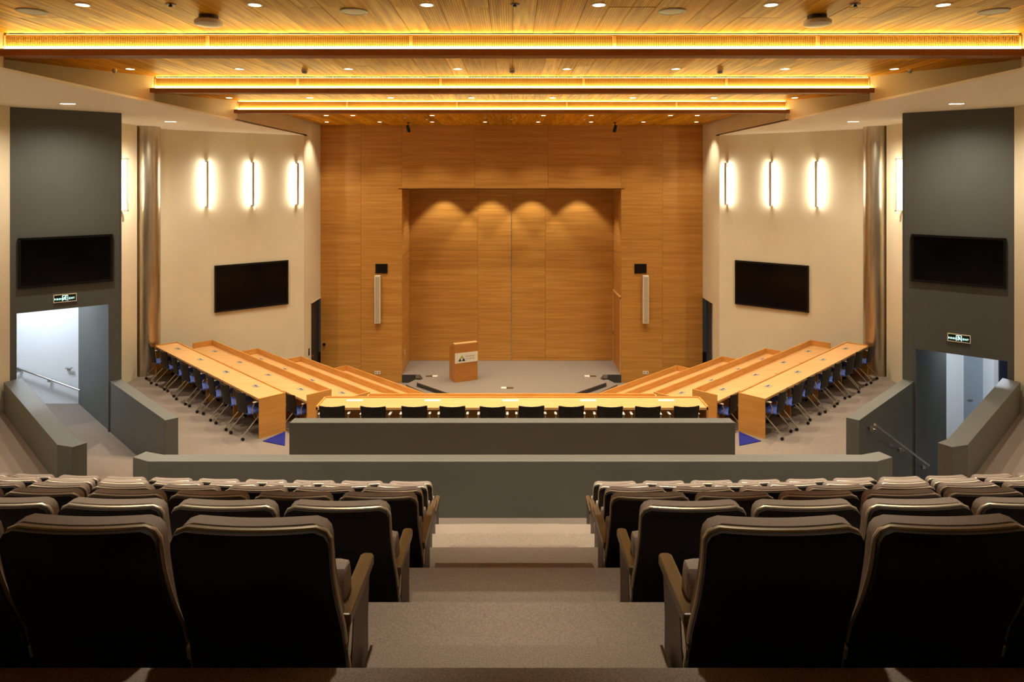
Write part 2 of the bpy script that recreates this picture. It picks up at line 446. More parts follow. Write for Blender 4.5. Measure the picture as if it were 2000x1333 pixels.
# ------------------------------------------------------------------ downlights
def downlight_proto(r=.062):
    e = empty('downlight')
    MB().lathe([(r+.016, 0), (r+.016, -.006), (r, -.008), (r, 0)], 20).build('trim_ring', M['offwhite'], e, True)
    MB().lathe([(0.001, -.004), (r-.002, -.004), (r-.002, -.001)], 20).build('lens', M['lamp'], e)
    return e
def add_spot(root, power, size=R(95), blend=.8, col=SPOT_COL, z=-.03, tilt=None):
    l = bpy.data.lights.new('lamp', 'SPOT'); l.energy = power; l.spot_size = size; l.spot_blend = blend
    l.color = col; l.shadow_soft_size = .05
    o = bpy.data.objects.new('lamp', l); COL.objects.link(o); o.parent = root; o.location = (0, 0, z)
    if tilt: o.rotation_euler = tilt
    return l
DP = downlight_proto()
first = [True]
def downlight(x, y, label, power, group, z=None, **kw):
    if first[0]: o = DP; first[0] = False
    else: o = copy_tree(DP)
    for ch in list(o.children):
        if ch.type == 'LIGHT': bpy.data.objects.remove(ch)
    o.location = (x, y, (ZC if z is None else z))
    tag(o, label, 'ceiling light', group)
    if power: add_spot(o, power, **kw)
    return o
def idx_label(i, n): return ORD[i]+' from the left'
rows = [(2.95, 'over the seat rows', .62), (6.9, 'in front of the nearest beam', 1.7), (10.88, 'between the first two beams', .92), (14.7, 'between the last two beams', 1.0)]
allspots = []
for ri, (y, where, pf) in enumerate(rows):
    xs = [(-6.09+1.74*i) for i in range(8)]
    for i, x in enumerate(xs):
        pf_ = pf*(0 if abs(x) > 6 else 1)
        allspots.append(downlight(x, y, 'round downlight in the wood ceiling %s, %s' % (where, idx_label(i, 8)), SPOT_W*pf_, 'downlights '+where, size=R([48, 58, 106, 112][ri]), blend=.85))
sx = [-5.63, -4.02, -2.42, -.81, .81, 2.42, 4.02, 5.63]
for i, x in enumerate(sx):
    downlight(x, 20.8, 'small bright downlight close to the wooden stage wall, '+idx_label(i, 8), SPOT_W*.42, 'downlights by the stage wall')
sx2 = [-6.0+.0, -5.08, -4.35, -2.18, .87, 2.18, 4.35, 5.08]
for i, x in enumerate(sx2[1:]):
    downlight(x, 18.7, 'small downlight just beyond the farthest beam, '+idx_label(i, 7), SPOT_W*.5, 'downlights beyond the farthest beam')
# recess washers (hidden behind the header): they scallop the recess wall
for i, x in enumerate((-2.33, -.72, .70, 2.32)):
    downlight(x, 23.0, 'downlight inside the stage recess, '+idx_label(i, 4), 190, 'downlights in the stage recess', z=ZO+.54, size=R(80), blend=.35)
# soffit slots
for s in (-1, 1):
    for j, (x, y) in enumerate(((7.68, 11.8), (7.70, 15.4), (7.7, 6.5), (7.7, 3.0))):
        e = empty('recessed_light', (s*x, y, ZS))
        tag(e, 'rectangular recessed light in the cream soffit, %s side, %s' % (SIDE[s], ['over the grey pier', 'over the steel column', 'over the lower seat rows', 'over the upper seat rows'][j]), 'ceiling light', 'soffit lights')
        MB().box(-.13, -.05, -.006, .13, .05, 0).build('frame', M['offwhite'], e)
        MB().box(-.11, -.035, -.009, .11, .035, -.005).build('lens', M['lamp'], e)
        add_spot(e, SPOT_W*[.75, 1.5, .9, .5][j], size=R(160), blend=1.0, col=(1, .88, .72))

# ------------------------------------------------------------------ small ceiling things
def ceiling_disc(x, y, r, label, name='ceiling_speaker', z=ZC):
    e = empty(name, (x, y, z)); tag(e, label, 'speaker', 'ceiling speakers')
    MB().lathe([(r, 0), (r, -.008), (r-.02, -.012), (r-.025, -.006)], 28).build('rim', M['lgrey'], e, True)
    MB().lathe([(.002, -.010), (r-.024, -.009), (r-.024, -.004)], 28).build('speaker_grille', M['lgrey'], e, True)
for i, x in enumerate((-5.05, -1.67, 1.67, 5.05)):
    ceiling_disc(x, 7.17, .145, 'flat round grey speaker in the front wood ceiling, %s of four' % idx_label(i, 4))
for s in (-1, 1):
    e = empty('ceiling_puck', (s*3.28, 7.36, ZC))
    tag(e, 'grey round ceiling unit hanging under a dark recess, %s side' % SIDE[s], 'ceiling unit', 'hanging ceiling units')
    MB().lathe([(.10, 0), (.10, -.035), (.085, -.05)], 20).build('mount', M['side'], e, True)
    MB().lathe([(.12, -.045), (.145, -.06), (.145, -.095), (.12, -.11), (.03, -.115)], 24).build('housing', M['offwhite'], e, True)
dets = [(-3.33, 10.95, .05), (0.0, 10.9, .05), (3.33, 10.95, .05), (-6.35, 10.9, .035), (6.35, 10.9, .035)]
for i, (x, y, r) in enumerate(dets):
    e = empty('smoke_detector', (x, y, ZC))
    tag(e, 'small smoke detector on the ceiling past the nearest beam, %s' % ['left of centre', 'at the centre', 'right of centre', 'at the far left corner', 'at the far right corner'][i], 'smoke detector', 'smoke detectors')
    MB().lathe([(r, 0), (r, -.03)], 16).build('base', M['offwhite'], e, True)
    MB().lathe([(r*.95, -.03), (r*.8, -.06), (r*.4, -.07)], 16).build('sensor', M['lgrey'], e, True)
for i, x in enumerate((-3.45, 0.02, 3.45)):
    e = empty('sprinkler', (x, 6.88, ZC)); tag(e, 'tiny dark sprinkler disc in the front ceiling, %s of three' % idx_label(i, 3), 'sprinkler', 'ceiling sprinklers')
    MB().lathe([(.05, 0), (.05, -.006), (.03, -.008)], 14).build('plate', M['side'], e, True)
    MB().lathe([(.012, -.008), (.018, -.025), (.022, -.03)], 10).build('nozzle', M['black'], e, True)
for s in (-1, 1):
    e = empty('hanging_spotlight', (s*3.18, 21.0, ZC)); tag(e, 'small black fixture hanging above the stage front, %s side' % SIDE[s], 'stage light', 'hanging stage fixtures')
    MB().lathe([(.05, 0), (.05, -.02), (.012, -.022), (.012, -.10)], 12).build('mount', M['black'], e, True)
    o = MB().lathe([(.02, .12), (.05, .10), (.055, -.08), (.045, -.10)], 14).build('lamp_head', M['black'], e, True, (0, 0, -.2))
    o.rotation_euler = (R(20), R(12*s), 0)
for i, x in enumerate((-3.0, -2.45, -.75, -.02, .1, 2.1, 3.4)):
    e = empty('ceiling_sensor', (x, 19.3+.5*(i % 2), ZC)); tag(e, 'small round cream sensor on the ceiling above the stage, '+idx_label(i, 7), 'sensor', 'ceiling sensors above the stage')
    MB().lathe([(.045, 0), (.045, -.02), (.03, -.03)], 14).build('housing', M['offwhite'], e, True)

# ------------------------------------------------------------------ wall bar lights
def bar_light(Tm, x, zc, label):
    e = empty('wall_light'); e.matrix_world = Tm @ Matrix.Translation((x, 0, zc))
    tag(e, label, 'wall light', 'vertical wall lights')
    L = 1.24
    MB().box(-.03, .125, -L/2, .03, .15, L/2).build('spine', M['spine'], e)
    MB().box(-.014, .109, -L/2+.02, .014, .1145, L/2-.02).build('light_strip', M['bar'], e)
    for z in (-L/2, L/2-.03):
        MB().box(-.022, 0, z, .022, .15, z+.03).build('bracket', M['spine'], e)
for s in (-1, 1):
    Ti, Li = wall_T(s, IW0, IW1)
    for j, px in enumerate((577, 490, 401)):
        k = (998-px)/1333.
        t = (k*20.27-6.17)/(1.19-(-k)*-1 + 0) if False else (k*20.27-6.17)/(1.19+k)
        bar_light(Ti, t*1.554, EYE-.11, 'vertical bar light on the cream inner wall, %s side, %s from the stage' % (SIDE[s], ORD[j]))
    Tw, _ = wall_T(s, (-XS, 17.8), (-XS, 14.9))
    bar_light(Tw, 17.8-15.9, EYE-.11, 'vertical bar light between the grey pier and the steel column, %s side' % SIDE[s])

# ------------------------------------------------------------------ steel columns
for s in (-1, 1):
    c = MB().lathe([(.31, F[0]), (.31, ZS)], 48).build('steel_column', M['steel'], None, True)
    c.location = (s*9.05, 16.92, 0)
    tag(c, 'round brushed steel column against the cream %s wall' % SIDE[s], 'column', 'steel columns')

# ------------------------------------------------------------------ televisions
def tv(Tm, x0, x1, z0, z1, label):
    e = empty('television'); e.matrix_world = Tm @ Matrix.Translation(((x0+x1)/2, 0, (z0+z1)/2))
    tag(e, label, 'television', 'wall televisions')
    w_, h_ = (x1-x0)/2, (z1-z0)/2; b = .045
    fr_ = MB().box(-w_, .0, -h_, w_, .06, -h_+b).box(-w_, 0, h_-b, w_, .06, h_).box(-w_, 0, -h_+b, -w_+b, .06, h_-b).box(w_-b, 0, -h_+b, w_, .06, h_-b)
    bevel(fr_.build('frame', M['tv_frame'], e), .006)
    MB().box(-w_+b, 0, -h_+b, w_-b, .05, h_-b).build('screen', M['tv'], e)
for s in (-1, 1):
    Tp, _ = wall_T(s, P0, P1)
    tv(Tp, .114, 1.622, EYE-1.98, EYE-1.055, 'wide black television on the dark grey %s pier' % SIDE[s])
    Ti, _ = wall_T(s, IW0, IW1)
    tv(Ti, .49, 2.55, EYE-3.62, EYE-2.335, 'large black television on the cream inner wall, %s side' % SIDE[s])

# ------------------------------------------------------------------ exit signs
def text_mesh(body, size, m, name='lettering', depth=.002):
    c = bpy.data.curves.new(name, 'FONT'); c.body = body; c.size = size; c.align_x = 'CENTER'; c.align_y = 'CENTER'; c.extrude = depth
    c.resolution_u = 2
    o = bpy.data.objects.new('tmp', c); COL.objects.link(o)
    dg = bpy.context.evaluated_depsgraph_get(); dg.update()
    me = bpy.data.meshes.new_from_object(o.evaluated_get(dg)); me.materials.clear(); me.materials.append(m)
    bpy.data.objects.remove(o); me.name = name
    return me
for s in (-1, 1):
    Tp, _ = wall_T(s, P0, P1)
    x = .84; z = {-1: EYE-2.225, 1: EYE-2.985}[s]
    e = empty('exit_sign'); e.matrix_world = Tp @ Matrix.Translation((x, 0, z))
    tag(e, 'green glowing exit sign over the %s passage opening' % SIDE[s], 'exit sign', 'exit signs')
    MB().box(-.185, 0, -.075, .185, .03, -.062).box(-.185, 0, .062, .185, .03, .075).box(-.185, 0, -.062, -.172, .03, .062).box(.172, 0, -.062, .185, .03, .062).build('frame', M['offwhite'], e)
    MB().box(-.172, 0, -.062, .172, .02, .062).build('panel', M['exit_dark'], e)
    flip = 1 if (Tp.to_3x3().determinant() > 0) else -1
    # on this wall local +x points right in the picture when determinant is ... handled by sx
    sxv = 1 if s < 0 else -1
    for body, tx, sz in (('安全出口', -.105, .034), ('EXIT', .105, .042)):
        me = text_mesh(body, sz*1.15, M['exit_glow'])
        o = link('lettering', me, e, (sxv*tx, .0225, -.012))
        o.rotation_euler = (pi/2, 0, 0)
        o.scale = (sxv, 1, -1) if False else (sxv, 1, 1)
    # running figure in a doorway
    fg = MB()
    for q in ((-.045, -.052, -.038, .052), (.038, -.052, .045, .052), (-.045, .045, .045, .052)):
        fg.box(q[0], .02, q[1], q[2], .0235, q[3])
    def limb(a, b, r=.006):
        a = Vector((a[0], a[1])); b = Vector((b[0], b[1])); d = (b-a).normalized(); nn = Vector((-d.y, d.x))*r
        p = [a-nn, a+nn, b+nn, b-nn]
        fg.add([(q.x, .0235, q.y) for q in p]+[(q.x, .02, q.y) for q in p], [(0, 1, 2, 3), (0, 4, 5, 1), (1, 5, 6, 2), (2, 6, 7, 3), (3, 7, 4, 0)])
    limb((.004, .022), (-.006, -.006), .009); limb((-.006, -.006), (.016, -.02)); limb((.016, -.02), (.012, -.042))
    limb((-.006, -.006), (-.016, -.024)); limb((-.016, -.024), (-.033, -.026)); limb((.004, .02), (.024, .006), .005); limb((.004, .02), (-.018, .012), .005); limb((-.018, .012), (-.024, -.002), .005)
    fg.box(.004, .02, .028, .018, .0235, .042)
    fg.build('running_figure', M['exit_glow'], e)

# ------------------------------------------------------------------ parapets
def parapet(poly, z0, z1, label):
    o = MB().prism(poly, z0, z1).build('parapet', M['parapet'])
    bevel(o, .006)
    tag(o, label, 'low wall', 'grey parapets'); return o
parapet([(-4.47, 8.37), (-4.73, 8.50), (-4.66, 8.68), (-4.39, 8.58), (4.39, 8.58), (4.66, 8.68), (4.73, 8.50), (4.47, 8.37)], 1.4, EYE-3.451,
        'long grey parapet wall closing the front of the seat rows')
parapet([(-3.62, 11.08), (-3.60, 11.30), (3.60, 11.30), (3.62, 11.08)], 1.6, EYE-3.94, 'grey parapet wall behind the middle row of mesh chairs')
for s in (-1, 1):
    parapet(SX(s, [(-5.69, 11.19), (-5.54, 11.33), (-7.72, 13.50), (-7.87, 13.36)]), -.2, EYE-3.94, 'angled grey parapet by the outer desk, inner side of the %s passage' % SIDE[s])
    parapet(SX(s, [(-9.05, 12.15), (-8.92, 12.42), (-6.06, 9.50), (-5.83, 9.36), (-5.93, 9.20), (-6.19, 9.28)]), 0.2, EYE-3.6, 'angled grey parapet on the outer side of the %s passage' % SIDE[s])

# handrails
def handrail(pts, brackets, label, n):
    e = empty('handrail', pts[0]); tag(e, label, 'handrail')
    o0 = Vector(pts[0])
    MB().tube([Vector(p)-o0 for p in pts], .021, 10).build('rail', M['chrome'], e, True)
    for b in brackets:
        p = Vector(b)-o0; q = p+Vector(n)*.08+Vector((0, 0, -.05))
        MB().tube([p, p+Vector((0, 0, -.05)), q], .010, 8).build('bracket', M['chrome'], e, True)
        MB().box(q.x-.03, q.y-.03, q.z-.03, q.x+.03, q.y+.03, q.z+.03).build('wall_plate', M['chrome'], e)
nr = (-S2, S2, 0)
hp = lambda x, z, y: (x, y, z)
handrail([(6.02, 11.33, EYE-4.06), (8.32, 13.63, EYE-5.70)], [(6.06, 11.37, EYE-4.11), (7.2, 12.51, EYE-4.92), (8.28, 13.59, EYE-5.69)],
         'steel handrail sloping down the grey wall of the right passage', nr)
handrail([(-10.87, 14.99, EYE-4.22), (-10.82, 14.93, EYE-4.11), (-9.45, 14.93, EYE-4.60)], [(-10.8, 14.93, EYE-4.13), (-10.15, 14.93, EYE-4.36)],
         'steel handrail on the white corridor wall beyond the left opening', (0, 1, 0))
handrail([(-9.66, 14.99, EYE-4.13), (-9.80, 14.99, EYE-4.13)], [(-9.76, 14.99, EYE-4.13)], 'short steel rail end at the left corridor corner', (0, 1, 0))

# corridors beyond the openings
struct(MB().box(-15, 15.05, 1.0, -9.55, 15.2, 5.2).build('wall_corridor_left', M['white']))
struct(MB().prism([(-9.3, 12.35), (-14, 12.35), (-14, 12.2), (-9.3, 12.2)], 1, 5.2).box(-15, 12.2, 1, -14.8, 15.2, 5.2).build('wall_corridor_left_end', M['white']))
struct(MB().box(-15, 12.36, 4.9, -9.3, 15.2, 5.0).build('ceiling', M['white']))
cr = MB().box(9.9, 17.3, -.4, 16, 17.5, 4.6).box(9.55, 15.3, -.4, 9.7, 17.4, 4.6)
struct(cr.build('wall_corridor_right', M['white']))
struct(MB().box(11.90, 16.85, -.3, 12.01, 17.3, 4.2).box(9.72, 16.9, -.3, 10.35, 17.3, 4.2).build('trim_4', M['white']))
struct(MB().box(9.5, 12.4, 4.1, 16, 17.5, 4.2).build('ceiling', M['white']))
d2 = struct(MB().box(12.01, 16.8, -.3, 12.9, 16.86, 4.0).build('door_2', mat('navy_door', srgb(36, 42, 54), .5)))
MB().tube([(12.1, 16.76, 1.0), (12.25, 16.76, 1.0)], .012).build('door_handle', M['chrome'], d2)
d5 = struct(MB().box(11.45, 17.24, -.3, 11.90, 17.3, 4.0).build('door_5', mat('pale_grey_door', srgb(150, 160, 170), .6)))
MB().tube([(11.5, 17.22, 1.0), (11.62, 17.22, 1.0)], .012).build('door_handle', M['chrome'], d5)
sgn = tag(MB().box(10.37, 17.28, EYE-5.35, 10.47, 17.3, EYE-4.9).build('wall_sign', M['offwhite']), 'small white notice on the corridor wall past the right opening', 'notice')
for j, zz in enumerate((.30, .12)):
    MB().box(10.385, 17.275, EYE-5.35+zz, 10.44, 17.281, EYE-5.35+zz+.05).build('symbol', M['black'], sgn)
def area(name, loc, size, power, rot, col=COOL_COL, sy=None):
    l = bpy.data.lights.new(name, 'AREA'); l.energy = power; l.size = size; l.color = col
    if sy: l.shape = 'RECTANGLE'; l.size_y = sy
    o = bpy.data.objects.new(name, l); COL.objects.link(o); o.location = loc; o.rotation_euler = rot
    return o
for s in (-1, 1):
    e = empty('corridor_light', (s*10.3, 13.9 if s < 0 else 15.0, 4.88 if s < 0 else 4.08))
    tag(e, 'cool white ceiling panel light in the %s corridor' % SIDE[s], 'ceiling light', 'corridor lights')
    MB().box(-.6, -.3, -.02, .6, .3, 0).build('panel', M['offwhite'], e)
    a = area('lamp', (0, 0, -.04), 1.1, 80 if s < 0 else 100, (0, 0, 0), sy=.5); a.parent = e

# ------------------------------------------------------------------ desks
def box_T(M_, *a): return MB().box(*a, M_)
def side_desk(s, k):
    """desk row k on side s; local x runs from the near end to the far end, local y towards the stage"""
    cb, cf, zt, zf = CB[k], CF[k], T[k], F[k]
    nearx = [-4.33, -3.70, -3.11, -2.5, -1.9][k]; farx = [-8.30, -7.95, -6.95, -5.93, -4.73][k]
    a = Vector((nearx, cf-nearx)); b = Vector((farx, cf-farx))        # front line, left side
    L = (b-a).length
    u = Vector((-S2, S2)); n = Vector((S2, S2))
    X = -s
    Mx = Matrix(((X*u.x, X*n.x, 0, X*a.x), (u.y, n.y, 0, a.y), (0, 0, 1, zf), (0, 0, 0, 1)))
    D = .516; h = zt-zf
    e = empty('conference_desk', (X*a.x, a.y, zf))
    lab = ['outermost, raised nearest the %s wall', 'second from outside', 'middle of five', 'fourth from outside', 'innermost, nearest the stage'][k]
    lab = lab % SIDE[s] if '%s' in lab else lab
    tag(e, 'long beech conference desk on the %s side, %s' % (SIDE[s], lab), 'desk', 'long conference desks')
    inv = Matrix.Translation((-X*a.x, -a.y, -zf))
    Q = inv @ Mx
    rim = .022
    sh = .145 if k else rim
    MB().box(0, -D, h-.04, L, 0, h, Q).build('desktop', M['desk'], e)
    MB().box(0, -.022, 0, L, .004, h+sh, Q).build('front_screen', M['desk_v'], e)
    MB().box(-.03, -D-(.02 if k else 0), 0, 0, .004, h+(sh if k else .004), Q).build('end_panel', M['desk_v'], e)
    MB().box(L, -D, 0, L+.03, .004, h+sh, Q).build('end_panel', M['desk_v'], e)
    for j in range(1, int(L/1.4)):
        xx = L*j/int(L/1.4); MB().box(xx-.012, -D+.12, 0, xx+.012, -.03, h-.04, Q).build('support', M['desk_v'], e)
    ns = 4
    for j in range(ns):
        xx = L*(j+.55)/ns
        so = MB().box(xx-.09, -.27, h, xx+.09, -.17, h+.006, Q).build('socket_box', M['socket'], e)
        MB().box(xx-.06, -.225, h+.006, xx+.06, -.205, h+.009, Q).build('slot', M['black'], so)
    return a, u, n, L, X
def side_frames(s, k):
    return
deskinfo = {}
for s in (-1, 1):
    for k in range(5):
        deskinfo[(s, k)] = side_desk(s, k)
# centre desks
for k, (hw, sh) in enumerate(((3.49, .022), (2.90, .09))):
    zf, zt, yf = F[k], T[k], DF[k]; D = .57 if k == 0 else .52; h = zt-zf
    e = empty('conference_desk', (0, yf, zf))
    tag(e, ['long beech desk across the middle, behind ten mesh chairs', 'long beech desk across the middle, one tier below the nearest'][k], 'desk', 'long conference desks')
    MB().box(-hw, -D, h-.04, hw, 0, h).build('desktop', M['desk'], e)
    MB().box(-hw, -.024, 0, hw, .004, h+sh).build('front_screen', M['desk_v'], e)
    for s in (-1, 1):
        MB().box(min(s*hw, s*(hw-.03)), -D, 0, max(s*hw, s*(hw-.03)), .004, h+sh).build('end_panel', M['desk_v'], e)
    for j in range(5):
        x = (j-2)*1.43-.03
        so = MB().box(x-.145, -.22, h, x+.145, -.14, h+.006).build('socket_box', M['glossy'], e)
        MB().box(x-.11, -.185, h+.006, x+.11, -.175, h+.008).build('slot', M['lgrey'], so)

# ------------------------------------------------------------------ mesh conference chairs
def conf_chair():
    e = empty('conference_chair')
    # back: slightly curved sheet
    mb = MB(); nu, nv = 8, 6
    def back_pt(u, v, off):
        z = .47+v*.365; hw = .205+.012*v-.02*(1-v)
        y = -.235-.06*v+.035*(abs(u)**2)+off
        return (u*hw, y, z+.012*abs(u)**2*v)
    for side in (0, 1):
        for j in range(nv+1):
            for i in range(nu+1):
                mb.v.append(back_pt(-1+2*i/nu, j/nv, .014*side))
    W_ = nu+1; H_ = (nu+1)*(nv+1)
    for j in range(nv):
        for i in range(nu):
            a = j*W_+i; mb.f.append((a, a+1, a+W_+1, a+W_)); b = a+H_; mb.f.append((b, b+W_, b+W_+1, b+1))
    for i in range(nu):
        mb.f.append((i, H_+i, H_+i+1, i+1)); a = nv*W_+i; mb.f.append((a, a+1, H_+a+1, H_+a))
    for j in range(nv):
        a = j*W_; mb.f.append((a, a+W_, H_+a+W_, H_+a)); a += nu; mb.f.append((a, H_+a, H_+a+W_, a+W_))
    mb.build('backrest', M['mesh_back'], e, True)
    f = MB()
    for u in (-1, 1):
        f.tube([Vector(back_pt(u, v, .007)) for v in (-.18, 0, .33, .66, 1)], .011, 8)
    f.tube([Vector(back_pt(u, 1, .007)) for u in (-1, -.5, 0, .5, 1)], .010, 8)
    f.build('back_frame', M['black'], e, True)
    seat = MB().prism([(-.22, -.2), (-.235, 0), (-.23, .2), (-.18, .25), (.18, .25), (.23, .2), (.235, 0), (.22, -.2)], .43, .475)
    bevel(seat.build('seat', M['blue_seat'], e), .018, 3)
    for sx_ in (-1, 1):
        x = .245*sx_
        MB().tube([(x, .10, .47), (x, .02, .40), (x+.01*sx_, -.30, .10), (x+.01*sx_, -.31, .06)], .012, 8).build('leg', M['tube'], e, True)
        MB().tube([(x-.02*sx_, .08, .44), (x-.02*sx_, .20, .25), (x-.01*sx_, .27, .09), (x-.01*sx_, .275, .06)], .012, 8).build('leg', M['tube'], e, True)
        for yy in (-.31, .275):
            w_ = MB()
            for q in (-.012, .012):
                ring = [(x+q+dx, yy+.028*cos(t), .028+.028*sin(t)) for dx in (-.007, .007) for t in [2*pi*i/10 for i in range(10)]]
                w_.add(ring, [tuple(range(10)), tuple(range(10, 20))]+[(i, (i+1) % 10, 10+(i+1) % 10, 10+i) for i in range(10)])
            w_.box(x-.006, yy-.01, .03, x+.006, yy+.01, .065)
            w_.build('caster', M['rubber'], e)
        ar = MB().box(x+.01*sx_-.022, -.12, .645, x+.01*sx_+.022, .13, .668).build('armrest', M['pad'], e); bevel(ar, .009, 2)
        MB().tube([(x+.01*sx_, -.09, .65), (x+.01*sx_, -.13, .56), (x, -.12, .45)], .010, 8).build('arm_support', M['tube'], ar, True)
    MB().tube([(-.22, .06, .42), (.22, .06, .42)], .010, 8).build('crossbar', M['rubber'], e, True)
    return e
CCH = conf_chair(); used = [False]
def place_conf(x, y, z, rz, label, group):
    o = copy_tree(CCH) if used[0] else CCH
    used[0] = True
    o.location = (x, y, z); o.rotation_euler.z = rz; tag(o, label, 'chair', group)
cx = [644.5, 728, 806, 881.5, 961, 1036, 1114, 1192, 1265, 1340]
for i, p in enumerate(cx):
    x = (p-999)*11.85/1333
    place_conf(x, 12.14+random.uniform(-.01, .02), F[0], random.uniform(-.05, .05), 'black mesh chair at the middle desk, %s' % idx_label(i, 10), 'mesh chairs at the middle desk')
for s in (-1, 1):
    for k, n, names in ((0, 8, 'outermost desk'), (1, 7, 'second desk in')):
        a, u, n_, L, X = deskinfo[(s, k)]
        for i in range(n):
            q = a+u*(L*(i+.5)/n)-n_*(.516-.06+random.uniform(-.03, .03))
            rz = R(-45)*X + random.uniform(-.10, .10)
            place_conf(X*q.x, q.y, F[k], rz, 'blue-seated mesh caster chair at the %s %s, %s from its near end' % (SIDE[s], names, ORD[i]), 'mesh chairs at the %s %s' % (SIDE[s], names))

# ------------------------------------------------------------------ auditorium seats
def seat_surface(y_off, ztop, zbot, hw, thick, puff, rad, nu=14, nv=14):
    """curved slab following the reclined back; returns MB"""
    mb = MB()
    zs = [zbot+(ztop-zbot)*(1-(1-j/nv)**1.5) for j in range(nv+1)]
    def halfw(z):
        d = z-(ztop-rad)
        if d > 0: return hw-rad+sqrt(max(rad*rad-d*d, 0))
        return hw+.03*max(0, (.70-z))
    def yb(z):
        t = max(0, .86-z); return .13*min(1, t/.40)**1.8+.30*max(0, t-.40)
    def pt(u, z, o):
        y = yb(z)-.020*(1-u*u)
        return (u*halfw(z), y+y_off+o, z)
    for side in (0, 1):
        for z in zs:
            for i in range(nu+1):
                u = -1+2*i/nu
                o = 0 if side == 0 else thick+puff*(1-u**4)*min(1, (ztop-z)/.08+.15)
                zz = z
                mb.v.append(pt(u, zz, o))
    W_ = nu+1; H_ = W_*(nv+1)
    for j in range(nv):
        for i in range(nu):
            a = j*W_+i; mb.f.append((a, a+1, a+W_+1, a+W_)); b = a+H_; mb.f.append((b, b+W_, b+W_+1, b+1))
    for i in range(nu):
        mb.f.append((i, H_+i, H_+i+1, i+1)); a = nv*W_+i; mb.f.append((a, a+1, H_+a+1, H_+a))
    for j in range(nv):
        a = j*W_; mb.f.append((a, a+W_, H_+a+W_, H_+a)); a += nu; mb.f.append((a, H_+a, H_+a+W_, a+W_))
    def outline():
        pts = []
        for z in zs: pts.append(Vector(pt(-1, z, 0)))
        w0 = halfw(zs[-1])
        for i in range(1, nu): pts.append(Vector(pt(-1+2*i/nu, zs[-1], 0)))
        for z in zs[::-1]: pts.append(Vector(pt(1, z, 0)))
        return pts
    return mb, outline()
parts = {}
mb, out = seat_surface(0, .840, .20, .243, .028, 0, .045)
parts['shell'] = mb.mesh('back_shell', M['shell'], True)
parts['rim'] = MB().tube([p+Vector((0, .028, .002)) for p in out], .008, 8).mesh('rim', M['rim'], True)
mb, out = seat_surface(.034, .853, .34, .237, .050, .020, .05)
parts['cushion'] = mb.mesh('back_cushion', M['fabric'], True)
# tip-up seat cushion
sc = MB(); prof = []
N_ = 16
for j in range(N_):
    t = 2*pi*j/N_; cz = .185*abs(sin(t))**.5*(1 if sin(t) >= 0 else -1); cy = .058*abs(cos(t))**.6*(1 if cos(t) >= 0 else -1)
    prof.append((cy, cz))
xs_ = [-.235, -.23, -.2, 0, .2, .23, .235]; sc_ = [.6, .85, 1, 1.05, 1, .85, .6]
vs = []
for x, q in zip(xs_, sc_):
    for cy, cz in prof: vs.append((x, .27+cy*q+.10*(.5-(cz+.19)), .41+cz*(.9+.1*q)))
fs = [tuple(range(N_)), tuple(range((len(xs_)-1)*N_, len(xs_)*N_))[::-1]]
for i in range(len(xs_)-1):
    for j in range(N_): fs.append((i*N_+j, i*N_+(j+1) % N_, (i+1)*N_+(j+1) % N_, (i+1)*N_+j))
sc.add(vs, fs); parts['seat'] = sc.mesh('seat_cushion', M['fabric'], True)
armm = MB().prism([(-.026, .17), (.026, .17), (.026, .53), (.014, .545), (-.014, .545), (-.026, .53)], .445, .485)
parts['arm'] = armm.mesh('armrest', M['arm'])
pn = MB()
Tside = Matrix(((0, 0, 1, 0), (1, 0, 0, 0), (0, 1, 0, 0), (0, 0, 0, 1)))
pn.prism([(.20, 0), (.48, 0), (.46, .12), (.455, .3), (.48, .445), (.24, .445), (.21, .3), (.22, .12)], -.020, .020, Tside)
parts['panel'] = pn.mesh('side_panel', M['side'])
br = MB().prism([(.165, .37), (.20, .43), (.235, .43), (.23, .36), (.20, .33), (.175, .33)], -.018, .018, Tside)
parts['bracket'] = br.mesh('bracket', M['chrome'])
NUM = {}
def seat(x, y, z, rz, label, inner, s):
    e = empty('auditorium_seat', (x, y, z), rz); tag(e, label, 'seat', 'auditorium seats')
    link('back_shell', parts['shell'], e); link('rim', parts['rim'], e); link('back_cushion', parts['cushion'], e)
    link('seat_cushion', parts['seat'], e)
    sides = [s*.265]+([-s*.245] if inner else [])
    for sx_ in sides:
        a = link('armrest', parts['arm'], e, (sx_, 0, 0)); bevel(a, .006, 2)
        p = link('side_panel', parts['panel'], e, (sx_, 0, 0)); link('bracket', parts['bracket'], p, (0, 0, 0))
nseat = [4, 5, 6, 8, 9, 10]
AISLES = [.555, .56, .578, .685, .777, .855]
for k in range(6):
    for s in (-1, 1):
        for i in range(nseat[k]):
            x = s*(AISLES[k]+.265+.53*i)
            yaw = 0; Rr = 75.
            yy = 2.075+1.06*k+x*x/(2*Rr)
            z = EYE-1.915-.446*k
            lab = 'grey fabric auditorium seat, %s row from the camera, %s from the aisle on the %s' % (ORD[k], ORD[i], SIDE[s])
            seat(x, yy, z, x/Rr, lab, i == 0, s)

